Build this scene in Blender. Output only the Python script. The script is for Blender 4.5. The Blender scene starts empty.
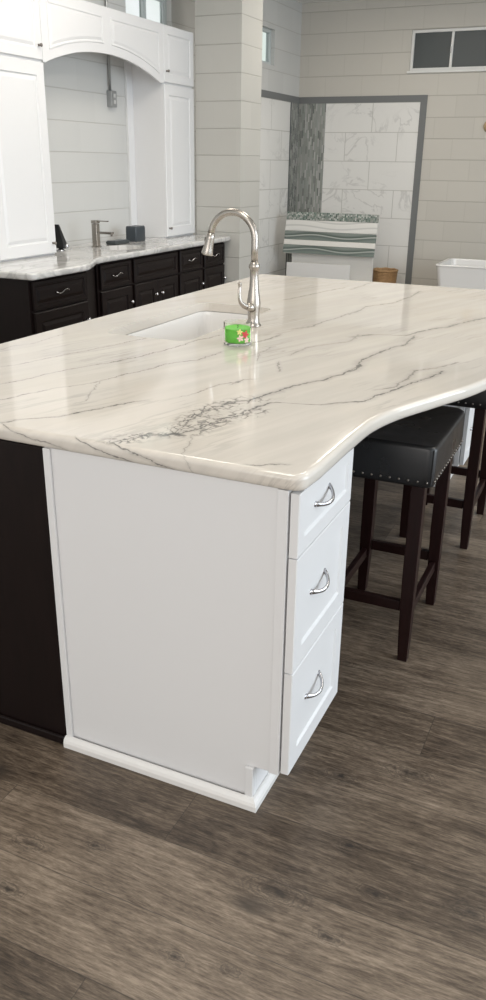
import bpy, bmesh, math, random
from mathutils import Vector, Matrix
random.seed(7)
PI = math.pi
COL = bpy.context.scene.collection

# ------------------------------------------------------------------ helpers
def thing(name, label, cat, loc=(0, 0, 0), rotz=0, group=None):
    o = bpy.data.objects.new(name, None)
    o.empty_display_size = .1
    COL.objects.link(o)
    o.location = loc
    o.rotation_euler = (0, 0, rotz)
    tag(o, label, cat, group)
    return o

def tag(o, label, cat=None, group=None):
    o['label'] = label
    if cat: o['category'] = cat
    if group: o['group'] = group
    return o

def rootloc(o):
    v = Vector((0, 0, 0))
    while o is not None:
        v += o.location
        o = o.parent
    return v

def obj(name, bm, mat, parent=None, smooth=False, bevel=0, seg=2, origin=None, local=False, weld=False):
    """bm is in world coordinates unless local; the object is parented without inverse."""
    bmesh.ops.recalc_face_normals(bm, faces=bm.faces)
    me = bpy.data.meshes.new(name)
    o = bpy.data.objects.new(name, me)
    COL.objects.link(o)
    base = Vector((0, 0, 0))
    if parent is not None:
        o.parent = parent
        if not local: base = rootloc(parent)
    if origin is not None:
        o.location = Vector(origin) - base
        bmesh.ops.translate(bm, verts=bm.verts, vec=-Vector(origin))
    elif not local:
        bmesh.ops.translate(bm, verts=bm.verts, vec=-base)
    bm.to_mesh(me)
    bm.free()
    for m in (mat if isinstance(mat, (list, tuple)) else [mat]):
        me.materials.append(m)
    if smooth:
        me.polygons.foreach_set('use_smooth', [True] * len(me.polygons))
    if bevel:
        b = o.modifiers.new('b', 'BEVEL')
        b.width = bevel; b.segments = seg; b.limit_method = 'ANGLE'; b.angle_limit = math.radians(40)
        if smooth: b.harden_normals = True
    return o

def struct(name, bm, mat, parent=None, **k):
    o = obj(name, bm, mat, parent, **k)
    o['kind'] = 'structure'
    return o

def B(): return bmesh.new()

def box(bm, x0, x1, y0, y1, z0, z1, mi=0):
    v = [bm.verts.new((x, y, z)) for z in (z0, z1) for y in (y0, y1) for x in (x0, x1)]
    for f in ((0, 1, 3, 2), (4, 6, 7, 5), (0, 4, 5, 1), (2, 3, 7, 6), (0, 2, 6, 4), (1, 5, 7, 3)):
        bm.faces.new([v[i] for i in f]).material_index = mi
    return bm

def abox(*a):
    return box(B(), *a)

def prism(bm, pts, z0, z1):
    lo = [bm.verts.new((x, y, z0)) for x, y in pts]
    hi = [bm.verts.new((x, y, z1)) for x, y in pts]
    bm.faces.new(lo); bm.faces.new(hi)
    n = len(pts)
    for i in range(n): bm.faces.new((lo[i], lo[(i+1) % n], hi[(i+1) % n], hi[i]))
    return bm

def prism_x(bm, pts, x0, x1):
    """outline given as (y, z), extruded along x"""
    lo = [bm.verts.new((x0, y, z)) for y, z in pts]
    hi = [bm.verts.new((x1, y, z)) for y, z in pts]
    bm.faces.new(lo); bm.faces.new(hi)
    n = len(pts)
    for i in range(n): bm.faces.new((lo[i], lo[(i+1) % n], hi[(i+1) % n], hi[i]))
    return bm

def lathe(bm, prof, c=(0, 0, 0), n=32, cap=True):
    rings = []
    for r, z in prof:
        rings.append([bm.verts.new((c[0] + r*math.cos(2*PI*i/n), c[1] + r*math.sin(2*PI*i/n), c[2] + z)) for i in range(n)])
    for a, b in zip(rings, rings[1:]):
        for i in range(n): bm.faces.new((a[i], a[(i+1) % n], b[(i+1) % n], b[i]))
    if cap:
        bm.faces.new(rings[0]); bm.faces.new(rings[-1])
    return bm

def tube(bm, pts, rad, n=12, up=(0, 0, 1), flat=1.0, cap=True):
    """sweep a circle (or ellipse: flat) along pts"""
    P = [Vector(p) for p in pts]
    if not isinstance(rad, (list, tuple)): rad = [rad]*len(P)
    T = []
    for i in range(len(P)):
        a = P[max(i-1, 0)]; b = P[min(i+1, len(P)-1)]
        T.append((b-a).normalized())
    u = Vector(up); u = (u - T[0]*u.dot(T[0]))
    if u.length < 1e-4: u = T[0].orthogonal()
    u.normalize()
    rings = []
    for i, p in enumerate(P):
        u = (u - T[i]*u.dot(T[i])).normalized()
        w = T[i].cross(u)
        rings.append([bm.verts.new(p + u*math.cos(2*PI*k/n)*rad[i]*flat + w*math.sin(2*PI*k/n)*rad[i]) for k in range(n)])
    for a, b in zip(rings, rings[1:]):
        for k in range(n): bm.faces.new((a[k], a[(k+1) % n], b[(k+1) % n], b[k]))
    if cap:
        bm.faces.new(rings[0]); bm.faces.new(rings[-1])
    return bm

def smooth_curve(pts, m=6, closed=False):
    P = [Vector(p) for p in pts]; n = len(P); out = []
    rng = range(n) if closed else range(n-1)
    for i in rng:
        if closed: a, b, c, d = P[(i-1) % n], P[i], P[(i+1) % n], P[(i+2) % n]
        else: a, b, c, d = P[max(i-1, 0)], P[i], P[i+1], P[min(i+2, n-1)]
        for k in range(m):
            t = k/m
            out.append(.5*((2*b) + (c-a)*t + (2*a-5*b+4*c-d)*t*t + (3*b-a-3*c+d)*t**3))
    if not closed: out.append(P[-1])
    return out

def sphere(bm, c, r, sx=1, sy=1, sz=1, n=16, m=10):
    prof = []
    rings = []
    for j in range(1, m):
        th = PI*j/m
        rings.append([bm.verts.new((c[0]+r*sx*math.sin(th)*math.cos(2*PI*i/n), c[1]+r*sy*math.sin(th)*math.sin(2*PI*i/n), c[2]-r*sz*math.cos(th))) for i in range(n)])
    lo = bm.verts.new((c[0], c[1], c[2]-r*sz)); hi = bm.verts.new((c[0], c[1], c[2]+r*sz))
    for i in range(n):
        bm.faces.new((lo, rings[0][(i+1) % n], rings[0][i])); bm.faces.new((hi, rings[-1][i], rings[-1][(i+1) % n]))
    for a, b in zip(rings, rings[1:]):
        for i in range(n): bm.faces.new((a[i], a[(i+1) % n], b[(i+1) % n], b[i]))
    return bm

def rot_verts(bm, start, M):
    bm.verts.ensure_lookup_table()
    for v in list(bm.verts)[start:]: v.co = M @ v.co

def front(bm, x, y0, y1, z0, z1, t=.02, style='shaker', fr=.052, arch=None):
    """a door or drawer front facing +X, back plane at x"""
    def ring(ins, dx):
        return [bm.verts.new((x+dx, y, z)) for y, z in ((y0+ins, z0+ins), (y1-ins, z0+ins), (y1-ins, z1-ins), (y0+ins, z1-ins))]
    if style == 'slab': steps = [(0, 0), (0, t-.003), (.003, t)]
    elif style == 'shaker': steps = [(0, 0), (0, t-.002), (.002, t), (fr, t), (fr+.006, t-.005)]
    else: steps = [(0, 0), (0, t-.004), (.004, t), (fr, t), (fr+.004, t-.007), (fr+.012, t-.008), (fr+.032, t-.001)]
    R = [ring(*s) for s in steps]
    bm.faces.new(R[0]); bm.faces.new(R[-1])
    for a, b in zip(R, R[1:]):
        for i in range(4): bm.faces.new((a[i], a[(i+1) % 4], b[(i+1) % 4], b[i]))
    return bm

def inset_loop(pts, d):
    n = len(pts); out = []
    for i in range(n):
        a, b, c = pts[i-1], pts[i], pts[(i+1) % n]
        e1 = Vector((b[0]-a[0], b[1]-a[1])).normalized(); e2 = Vector((c[0]-b[0], c[1]-b[1])).normalized()
        n1 = Vector((-e1.y, e1.x)); n2 = Vector((-e2.y, e2.x))
        m = (n1+n2).normalized(); k = max(m.dot(n1), .5)
        out.append((b[0]+m.x*d/k, b[1]+m.y*d/k))
    return out

def slab(outline, z0, z1, holes=(), prof=None):
    """ccw outline; a stone slab with an eased edge and cut-outs"""
    bm = B()
    h = z1-z0
    if prof is None: prof = [(.010, 0), (.009, 0), (.004, .002), (.001, .007), (0, .013)]+[(.013-.013*math.cos(PI/2*k/6), h-.013+.013*math.sin(PI/2*k/6)) for k in range(7)]+[(.016, h)]
    loops = [[bm.verts.new((x, y, z0+z)) for x, y in inset_loop(outline, d)] for d, z in prof]
    n = len(outline)
    for a, b in zip(loops, loops[1:]):
        for i in range(n):
            f = bm.faces.new((a[i], a[(i+1) % n], b[(i+1) % n], b[i])); f.smooth = True
    ht, hb = [], []
    for hp in holes:
        t = [bm.verts.new((x, y, z1)) for x, y in hp]; b = [bm.verts.new((x, y, z0)) for x, y in hp]
        m = len(hp)
        for i in range(m): bm.faces.new((t[i], t[(i+1) % m], b[(i+1) % m], b[i]))
        ht.append(t); hb.append(b)
    def fill(loop, hs):
        ed = []
        for L in [loop]+hs:
            for i in range(len(L)):
                e = bm.edges.get((L[i], L[(i+1) % len(L)])) or bm.edges.new((L[i], L[(i+1) % len(L)]))
                ed.append(e)
        bmesh.ops.triangle_fill(bm, use_beauty=True, use_dissolve=False, edges=ed)
    fill(loops[-1], ht); fill(loops[0], hb)
    return bm

def rrect(x0, x1, y0, y1, r, n=5):
    out = []
    for cx, cy, a in ((x1-r, y0+r, -90), (x1-r, y1-r, 0), (x0+r, y1-r, 90), (x0+r, y0+r, 180)):
        for k in range(n+1):
            t = math.radians(a+90*k/n); out.append((cx+r*math.cos(t), cy+r*math.sin(t)))
    return out

def round_poly(pts, rads, n=5):
    out = []; m = len(pts)
    for i in range(m):
        a, b, c = Vector(pts[i-1]), Vector(pts[i]), Vector(pts[(i+1) % m]); r = rads[i]
        if r == 0: out.append(tuple(b)); continue
        p = b+(a-b).normalized()*r; q = b+(c-b).normalized()*r
        for k in range(n+1):
            t = k/n; out.append(tuple((1-t)**2*p+2*t*(1-t)*b+t*t*q))
    return out

def dup(root, loc, label, rotz=0, group=None):
    r = root.copy(); COL.objects.link(r); r.location = loc; r.rotation_euler = (0, 0, rotz)
    r['label'] = label
    if group: r['group'] = group
    for ch in list(root.children):
        c = ch.copy(); COL.objects.link(c); c.parent = r
        for g in ch.children:
            d = g.copy(); COL.objects.link(d); d.parent = c
    return r

# ------------------------------------------------------------------ materials
class NT:
    def __init__(s, name, rough=.5, metal=0, color=(.8, .8, .8), **kw):
        s.m = bpy.data.materials.new(name); s.m.use_nodes = True
        s.t = s.m.node_tree; s.n = s.t.nodes; s.b = s.n['Principled BSDF']
        s.b.inputs['Roughness'].default_value = rough; s.b.inputs['Metallic'].default_value = metal
        s.b.inputs['Base Color'].default_value = (*color, 1)
        for k, v in kw.items(): s.b.inputs[k.replace('_', ' ')].default_value = v
        s._pos = None
    def put(s, sock, v):
        if isinstance(v, bpy.types.NodeSocket): s.t.links.new(v, sock)
        elif isinstance(v, (tuple, list)) and len(v) == 3 and sock.type == 'RGBA': sock.default_value = (*v, 1)
        else: sock.default_value = v
    def pos(s):
        if s._pos is None: s._pos = s.n.new('ShaderNodeNewGeometry').outputs['Position']
        return s._pos
    def objpos(s): return s.n.new('ShaderNodeTexCoord').outputs['Object']
    def sep(s, v):
        q = s.n.new('ShaderNodeSeparateXYZ'); s.put(q.inputs[0], v); return q.outputs
    def comb(s, x=0, y=0, z=0):
        q = s.n.new('ShaderNodeCombineXYZ')
        for i, v in enumerate((x, y, z)): s.put(q.inputs[i], v)
        return q.outputs[0]
    def M(s, op, a, b=0, c=0, clamp=False):
        q = s.n.new('ShaderNodeMath'); q.operation = op; q.use_clamp = clamp
        for i, v in enumerate((a, b, c)): s.put(q.inputs[i], v)
        return q.outputs[0]
    def noise(s, v, scale, detail=3, rough=.5, dist=0):
        q = s.n.new('ShaderNodeTexNoise'); s.put(q.inputs['Vector'], v)
        q.inputs['Scale'].default_value = scale; q.inputs['Detail'].default_value = detail
        q.inputs['Roughness'].default_value = rough; q.inputs['Distortion'].default_value = dist
        return q.outputs['Fac']
    def vor(s, v, scale, feature='F1', rnd=1):
        q = s.n.new('ShaderNodeTexVoronoi'); q.feature = feature; s.put(q.inputs['Vector'], v)
        q.inputs['Scale'].default_value = scale; q.inputs['Randomness'].default_value = rnd
        return q.outputs
    def wn(s, v):
        q = s.n.new('ShaderNodeTexWhiteNoise'); q.noise_dimensions = '3D'; s.put(q.inputs['Vector'], v); return q.outputs['Value']
    def smooth(s, v, a, b, lo=0, hi=1):
        q = s.n.new('ShaderNodeMapRange'); q.interpolation_type = 'SMOOTHSTEP'
        for i, x in enumerate((v, a, b, lo, hi)): s.put(q.inputs[i], x)
        return q.outputs[0]
    def mix(s, f, a, b, mode='MIX'):
        q = s.n.new('ShaderNodeMix'); q.data_type = 'RGBA'; q.blend_type = mode
        s.put(q.inputs[0], f); s.put(q.inputs[6], a); s.put(q.inputs[7], b); return q.outputs[2]
    def ramp(s, f, stops):
        q = s.n.new('ShaderNodeValToRGB'); s.put(q.inputs[0], f); e = q.color_ramp.elements
        while len(e) < len(stops): e.new(.5)
        for i, (p, c) in enumerate(stops): e[i].position = p; e[i].color = (*c, 1)
        return q.outputs[0]
    def curve(s, v, pts):
        q = s.n.new('ShaderNodeFloatCurve'); s.put(q.inputs['Value'], v)
        cu = q.mapping.curves[0]
        while len(cu.points) < len(pts): cu.points.new(.5, .5)
        for i, (x, y) in enumerate(pts):
            cu.points[i].location = (x, y); cu.points[i].handle_type = 'VECTOR'
        q.mapping.update(); return q.outputs[0]
    def vadd(s, a, b):
        q = s.n.new('ShaderNodeVectorMath'); q.operation = 'ADD'; s.put(q.inputs[0], a); s.put(q.inputs[1], b); return q.outputs[0]
    def vmul(s, a, b):
        q = s.n.new('ShaderNodeVectorMath'); q.operation = 'MULTIPLY'; s.put(q.inputs[0], a); s.put(q.inputs[1], b); return q.outputs[0]
    def color(s, c): s.put(s.b.inputs['Base Color'], c)
    def rough(s, c): s.put(s.b.inputs['Roughness'], c)
    def bump(s, h, strength=.3, dist=.01):
        q = s.n.new('ShaderNodeBump'); s.put(q.inputs['Height'], h)
        q.inputs['Strength'].default_value = strength; q.inputs['Distance'].default_value = dist
        s.t.links.new(q.outputs[0], s.b.inputs['Normal'])

VEINS = [
   (False, [(-0.77, 0.013), (-0.751, 0.063), (-0.679, 0.116), (-0.653, 0.179), (-0.629, 0.232), (-0.595, 0.307), (-0.563, 0.356)], 0.0022, 1) ,
   (True, [(-0.765, 0.015), (-0.726, -0.016), (-0.665, -0.043), (-0.608, -0.056), (-0.559, -0.071)], 0.002, 0.9) ,
   (False, [(-1.02, 0.312), (-0.986, 0.417), (-0.957, 0.541), (-0.895, 0.685), (-0.864, 0.783), (-0.831, 0.945), (-0.81, 1.149), (-0.781, 1.269)], 0.0016, 0.8) ,
   (False, [(-1.163, 0.482), (-1.135, 0.543), (-1.087, 0.721), (-1.035, 0.9), (-1.0, 1.083)], 0.0015, 0.7) ,
   (False, [(-1.329, 0.68), (-1.332, 0.752), (-1.293, 0.811), (-1.305, 1.023)], 0.0013, 0.6) ,
   (False, [(-0.905, 0.173), (-0.88, 0.281), (-0.848, 0.359), (-0.797, 0.449), (-0.759, 0.606), (-0.716, 0.763), (-0.661, 0.862), (-0.649, 1.012)], 0.0014, 0.75) ,
   (False, [(-0.718, 0.233), (-0.702, 0.278), (-0.744, 0.372), (-0.794, 0.495)], 0.0013, 0.5) ,
   (False, [(-0.494, 0.422), (-0.47, 0.494), (-0.461, 0.602), (-0.404, 0.698)], 0.0014, 0.7) ,
   (False, [(-0.443, 0.001), (-0.425, 0.056), (-0.387, 0.098), (-0.331, 0.141), (-0.309, 0.201), (-0.3, 0.293), (-0.27, 0.348), (-0.252, 0.425)], 0.0022, 1) ,
   (False, [(-0.339, 0.122), (-0.364, 0.228), (-0.371, 0.34), (-0.362, 0.38), (-0.343, 0.443), (-0.295, 0.525)], 0.0024, 0.8) ,
   (True, [(-0.45, 0.011), (-0.411, -0.009), (-0.36, -0.035), (-0.3, -0.065), (-0.239, -0.08)], 0.0024, 1) ,
   (True, [(-0.541, 0.006), (-0.486, -0.034), (-0.434, -0.059), (-0.383, -0.071)], 0.0022, 0.9) ,
   (False, [(-0.223, -0.072), (-0.26, 0.028), (-0.307, 0.138)], 0.0014, 0.5) ,
   (False, [(-0.613, 1.18), (-0.585, 1.288), (-0.585, 1.392)], 0.0022, 0.8) ,
   (False, [(-0.575, 1.507), (-0.547, 1.58), (-0.517, 1.787), (-0.482, 2.074)], 0.003, 0.6) ,
   (False, [(-0.89, 2.177), (-0.867, 2.257), (-0.824, 2.482), (-0.766, 2.735)], 0.003, 0.6) ,
   (False, [(-0.42, 1.058), (-0.41, 1.21), (-0.374, 1.281), (-0.315, 1.377), (-0.317, 1.536)], 0.0025, 0.5) ,
   (False, [(-0.432, 0.619), (-0.419, 0.686), (-0.397, 0.705)], 0.002, 0.8) ,
   (False, [(-0.312, 0.468), (-0.306, 0.508), (-0.282, 0.584), (-0.253, 0.7), (-0.214, 0.775), (-0.185, 0.864), (-0.168, 0.892), (-0.17, 1.055)], 0.003, 1) ,
   (False, [(-0.164, 0.928), (-0.159, 0.973), (-0.174, 1.098), (-0.167, 1.223), (-0.14, 1.34), (-0.109, 1.456), (-0.124, 1.607)], 0.004, 0.9) ,
   (False, [(-0.329, 1.466), (-0.274, 1.557), (-0.153, 1.591), (-0.112, 1.741), (-0.056, 1.839), (-0.013, 1.967), (0.054, 2.154)], 0.0045, 0.8) ,
   (False, [(-0.484, 1.936), (-0.485, 2.19), (-0.408, 2.343), (-0.381, 2.556), (-0.384, 2.804)], 0.004, 0.6) ,
   (False, [(-0.718, 2.67), (-0.692, 2.992)], 0.004, 0.45) ,
   (False, [(-0.274, 0.397), (-0.245, 0.499), (-0.126, 0.526), (-0.029, 0.621), (0.0, 0.719), (0.031, 0.823), (0.065, 0.934), (0.095, 1.079)], 0.003, 0.95) ,
   (False, [(-0.024, 0.753), (0.014, 0.826), (0.02, 1.045), (0.067, 1.113), (0.112, 1.226)], 0.003, 0.6) ,
   (True, [(-0.102, 0.016), (-0.076, 0.019), (-0.06, 0.044), (-0.024, 0.05)], 0.002, 0.8) ,
   (False, [(-0.362, 0.831), (-0.422, 0.967)], 0.002, 0.6) ,
   (False, [(-0.476, 0.938), (-0.529, 1.048), (-0.527, 1.173)], 0.002, 0.5) ,
]
M = {}
def simple(key, color, rough=.5, metal=0, **kw):
    M[key] = NT(key, rough, metal, color, **kw).m
simple('white_paint', (.70, .70, .705), .36)
simple('white_gloss', (.76, .75, .735), .15)
simple('trim_white', (.72, .72, .70), .4)
simple('nickel', (.42, .39, .355), .27, 1)
simple('dark_nickel', (.22, .20, .18), .3, 1)
simple('chrome', (.50, .50, .52), .14, 1)
simple('black', (.012, .012, .013), .35)
simple('grey_box', (.035, .045, .055), .3)
simple('slate', (.05, .06, .06), .5)
simple('galvanised', (.36, .37, .37), .3, .8)
simple('grey_plate', (.55, .55, .54), .3)
simple('steel_frame', (.50, .54, .54), .45)
simple('wax', (.13, .47, .055), .5)
simple('petal_red', (.55, .02, .04), .5)
simple('petal_pink', (.80, .55, .50), .5)
simple('petal_yellow', (.75, .70, .25), .5)
simple('print_leaf', (.05, .22, .03), .5)
simple('dark_glass', (.06, .07, .072), .45)
simple('ceiling', (.78, .78, .76), .8)
simple('border_grey', (.16, .165, .165), .6)
simple('board_white', (.74, .72, .68), .45)
simple('sconce_tan', (.45, .33, .20), .5)

def glass(key, color=(1, 1, 1), rough=0, thin=False):
    n = NT(key, rough, 0, color); n.b.inputs['Transmission Weight'].default_value = 1
    n.b.inputs['IOR'].default_value = 1.02 if thin else 1.45
    M[key] = n.m
glass('jar_glass', (.97, 1, .97)); M['jar_glass'].node_tree.nodes['Principled BSDF'].inputs['IOR'].default_value = 1.03
glass('pane_glass', (.92, .96, .95), 0, True)

# leather
n = NT('black_leather', .32, 0, (.009, .0095, .011)); p = n.objpos()
n.bump(n.noise(p, 160, 3), .12, .002); n.rough(n.smooth(n.noise(p, 9, 3), .3, .7, .26, .38)); M['leather'] = n.m

# espresso wood
def espresso(key, c, sc, rough):
    n = NT(key, rough, 0, c); n.b.inputs['Specular IOR Level'].default_value = .22; p = n.objpos(); q = n.vmul(p, sc)
    g = n.noise(q, 14, 4, .6)
    n.color(n.mix(g, tuple(x*.6 for x in c), tuple(x*1.7 for x in c))); M[key] = n.m
espresso('espresso', (.0062, .0032, .003), (4, 4, .5), .42)
espresso('stool_wood', (.0125, .0045, .0042), (5, 5, .6), .35)

# painted concrete block; plane: which world axes carry the courses
def block(key, axis, base, joint, phase=.10, vj=.3):
    n = NT(key, .62, 0, base); o = n.sep(n.pos())
    u = o[axis]; z = o[2]
    zz = n.M('DIVIDE', n.M('SUBTRACT', z, phase), .21)
    row = n.M('FLOOR', zz); fz = n.M('FRACT', zz)
    half = n.M('MULTIPLY', n.M('FLOORED_MODULO', row, 2), .5)
    uu = n.M('ADD', n.M('DIVIDE', n.M('ADD', u, 20.06), .42), half)
    fu = n.M('FRACT', uu)
    dz = n.M('MULTIPLY', n.M('MINIMUM', fz, n.M('SUBTRACT', 1, fz)), .21)
    du = n.M('MULTIPLY', n.M('MINIMUM', fu, n.M('SUBTRACT', 1, fu)), .42)
    jz = n.smooth(dz, .002, .0055, 1, 0); ju = n.smooth(du, .002, .0055, 1, 0)
    j = n.M('MAXIMUM', jz, n.M('MULTIPLY', ju, vj))
    rnd = n.wn(n.comb(n.M('FLOOR', uu), row, 0))
    c = n.mix(rnd, tuple(x*.97 for x in base), tuple(min(1, x*1.03) for x in base))
    c = n.mix(n.smooth(n.noise(n.pos(), 1.5, 3), .3, .7, 0, .25), c, tuple(x*.93 for x in base))
    n.color(n.mix(n.M('MULTIPLY', j, .75), c, joint))
    h = n.M('SUBTRACT', n.M('MULTIPLY', n.noise(n.pos(), 90, 3), .12), j)
    n.bump(h, .5, .004); M[key] = n.m
block('block_x', 0, (.55, .525, .475), (.37, .35, .31))
block('block_y', 1, (.56, .56, .545), (.44, .43, .41), vj=.06)
block('pillar_x', 0, (.50, .49, .455), (.33, .32, .29), vj=.06)
block('pillar_y', 1, (.50, .49, .455), (.36, .35, .32), vj=.06)

# marble-look wall tile 305 x 610
def tile(key, axis, z_top):
    n = NT(key, .22, 0, (.8, .8, .8)); P = n.pos(); o = n.sep(P)
    zz = n.M('DIVIDE', n.M('SUBTRACT', z_top, o[2]), .298); row = n.M('FLOOR', zz); fz = n.M('FRACT', zz)
    half = n.M('MULTIPLY', n.M('FLOORED_MODULO', row, 2), .5)
    uu = n.M('ADD', n.M('DIVIDE', n.M('ADD', o[axis], 20.27), .60), half); fu = n.M('FRACT', uu)
    dz = n.M('MULTIPLY', n.M('MINIMUM', fz, n.M('SUBTRACT', 1, fz)), .298)
    du = n.M('MULTIPLY', n.M('MINIMUM', fu, n.M('SUBTRACT', 1, fu)), .60)
    j = n.smooth(n.M('MINIMUM', dz, du), .0025, .005, 1, 0)
    tid = n.wn(n.comb(n.M('FLOOR', uu), row, 3))
    q = n.vadd(P, n.comb(n.M('MULTIPLY', tid, 9), n.M('MULTIPLY', tid, 5), n.M('MULTIPLY', tid, 7)))
    d = n.noise(q, 2.2, 5, .6, 1.2)
    v = n.smooth(n.M('ABSOLUTE', n.M('SUBTRACT', d, .5)), .0, .035, 1, 0)
    v = n.M('MULTIPLY', v, n.smooth(n.noise(q, 1.6, 2), .45, .65, 0, .6))
    c = n.mix(v, (.74, .73, .705), (.50, .49, .475))
    n.color(n.mix(j, c, (.50, .49, .46))); n.bump(n.M('SUBTRACT', 0, j), .3, .002); M[key] = n.m
tile('tile_x', 0, 2.141); tile('tile_y', 1, 2.141)

# mosaic of narrow stone and glass sticks
def mosaic(key, axis, w=.018, h=.085, a=(.13, .14, .13), b=(.42, .42, .40), vertical=True):
    n = NT(key, .25, 0, a); o = n.sep(n.pos()); u = o[axis]; z = o[2]
    cu = n.M('DIVIDE', n.M('ADD', u, 20), w); col = n.M('FLOOR', cu)
    cz = n.M('ADD', n.M('DIVIDE', z, h), n.M('MULTIPLY', n.wn(n.comb(col, 1, 1)), 3)); row = n.M('FLOOR', cz)
    r = n.wn(n.comb(col, row, 2))
    fu = n.M('FRACT', cu); fz = n.M('FRACT', cz)
    j = n.M('MAXIMUM', n.smooth(n.M('MINIMUM', fu, n.M('SUBTRACT', 1, fu)), .04, .12, 1, 0), n.smooth(n.M('MINIMUM', fz, n.M('SUBTRACT', 1, fz)), .01, .03, 1, 0))
    c = n.ramp(r, [(0, a), (.35, tuple(x*2.2 for x in a)), (.6, (.24, .25, .23)), (1, b)])
    n.color(n.mix(j, c, (.30, .30, .28))); M[key] = n.m
mosaic('mosaic_x', 0); mosaic('mosaic_y', 1, a=(.07, .075, .07), b=(.38, .38, .36))
mosaic('pebble', 0, .017, .017, (.07, .10, .085), (.50, .53, .50))

# wave-patterned glass accent tile
n = NT('wave_tile', .15, 0, (.5, .5, .5)); o = n.sep(n.objpos())
s1 = n.M('MULTIPLY', n.M('SINE', n.M('MULTIPLY', o[0], 8.5)), .014)
t = n.M('ADD', n.M('DIVIDE', n.M('ADD', o[2], s1), .075), .5)
n.color(n.ramp(t, [(0, (.19, .225, .205)), (.35, (.12, .15, .135)), (.5, (.48, .50, .47)), (.62, (.08, .105, .092)), (1, (.23, .26, .24))])); M['wave_tile'] = n.m
n = NT('wave_pale', .3, 0, (.7, .7, .68)); o = n.sep(n.objpos())
s1 = n.M('MULTIPLY', n.M('SINE', n.M('ADD', n.M('MULTIPLY', o[0], 7.0), 1)), .016)
t = n.M('FRACT', n.M('DIVIDE', n.M('ADD', o[2], s1), .06))
n.color(n.ramp(t, [(0, (.70, .69, .66)), (.6, (.72, .71, .68)), (.8, (.50, .50, .48)), (1, (.70, .69, .66))])); M['wave_pale'] = n.m

# wicker
n = NT('wicker', .55, 0, (.30, .16, .06)); p = n.objpos()
w = n.noise(n.vmul(p, (1, 1, 1)), 60, 3); n.color(n.mix(w, (.20, .10, .035), (.62, .40, .20))); M['wicker'] = n.m

# vinyl plank floor, boards along X
n = NT('plank_floor', .42, 0, (.12, .1, .08)); P = n.pos(); o = n.sep(P)
rr = n.M('DIVIDE', n.M('ADD', o[1], 19.385), .19); row = n.M('FLOOR', rr); fr = n.M('FRACT', rr)
off = n.M('MULTIPLY', n.wn(n.comb(row, 8, 4)), 1.22)
cc = n.M('DIVIDE', n.M('ADD', n.M('ADD', o[0], off), 12), 1.22); col = n.M('FLOOR', cc); fc = n.M('FRACT', cc)
pid = n.wn(n.comb(row, col, 1)); pid2 = n.wn(n.comb(row, col, 9))
sh = n.comb(n.M('MULTIPLY', pid, 13), n.M('MULTIPLY', pid2, 17), 0)
def stretched(sx, sy): return n.vmul(n.vadd(P, sh), (sx, sy, 1))
warp = n.noise(stretched(1.2, 5), 1.0, 3, .5)
q = n.vadd(stretched(1, 1), n.comb(0, n.M('MULTIPLY', n.M('SUBTRACT', warp, .5), .045), 0))
fine = n.noise(n.vmul(q, (26, 210, 1)), 1, 3, .75)
mid = n.noise(n.vmul(q, (7, 42, 1)), 1, 5, .72)
broad = n.noise(n.vmul(q, (3.2, 10, 1)), 1, 5, .65)
# cathedral rings
wv = n.n.new('ShaderNodeTexWave'); wv.wave_type = 'BANDS'; wv.bands_direction = 'Y'
n.put(wv.inputs['Vector'], n.vmul(q, (.5, 7, 1))); wv.inputs['Scale'].default_value = 2.1; wv.inputs['Distortion'].default_value = 9
wv.inputs['Detail'].default_value = 2.5; wv.inputs['Detail Scale'].default_value = .6
cath = n.smooth(wv.outputs['Fac'], .25, .9)
lum = n.M('ADD', n.M('MULTIPLY', fine, .40), n.M('ADD', n.M('MULTIPLY', mid, .28), n.M('MULTIPLY', broad, .32)))
lum = n.M('ADD', lum, n.M('MULTIPLY', n.M('SUBTRACT', cath, .5), .03))
lum = n.M('ADD', lum, n.M('MULTIPLY', n.M('SUBTRACT', pid, .5), .11))
c = n.ramp(lum, [(.36, (.033, .0225, .0155)), (.45, (.088, .064, .0445)), (.53, (.158, .120, .087)), (.64, (.285, .225, .168))])
# knots
kv = n.vor(n.vmul(q, (1.9, 4.6, 1)), 1.0); kd = kv['Distance']
kk = n.M('MULTIPLY', n.smooth(kd, .03, .16, 1, 0), n.smooth(n.noise(n.vmul(P, (1, 1, 1)), 3.1, 2), .44, .60, 0, 1))
c = n.mix(n.M('MULTIPLY', kk, .75), c, (.022, .017, .014))
KN = [(.09, -.22, .022), (-.50, -.34, .014), (-.35, -.28, .008), (.27, .29, .020), (.10, .20, .014), (.29, -.13, .012), (.49, -.09, .014), (-.46, -.47, .012), (.08, -.44, .008), (-.04, -.46, .009), (-.06, .72, .012), (.23, -.28, .010), (.20, -.02, .010)]
wq = n.M('MULTIPLY', n.M('SUBTRACT', n.noise(P, 40, 3, .6), .5), .03)
for kx, ky, kr in KN:
    dx = n.M('MULTIPLY', n.M('SUBTRACT', o[0], kx), .45); dy = n.M('SUBTRACT', o[1], ky)
    dd = n.M('ADD', n.M('SQRT', n.M('ADD', n.M('MULTIPLY', dx, dx), n.M('MULTIPLY', dy, dy))), wq)
    rg = n.M('MULTIPLY', n.M('ADD', n.M('MULTIPLY', n.M('SINE', n.M('MULTIPLY', dd, 900)), .5), .5), n.smooth(dd, kr, kr*2.6, .45, 0))
    c = n.mix(n.M('MAXIMUM', n.smooth(dd, 0, kr, .9, 0), rg), c, (.018, .0135, .011))
seam = n.smooth(n.M('MULTIPLY', n.M('MINIMUM', fr, n.M('SUBTRACT', 1, fr)), .19), .0004, .0016, 1, 0)
seam2 = n.smooth(n.M('MULTIPLY', n.M('MINIMUM', fc, n.M('SUBTRACT', 1, fc)), 1.22), .0004, .0016, 1, 0)
sm = n.M('MAXIMUM', seam, seam2)
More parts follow.
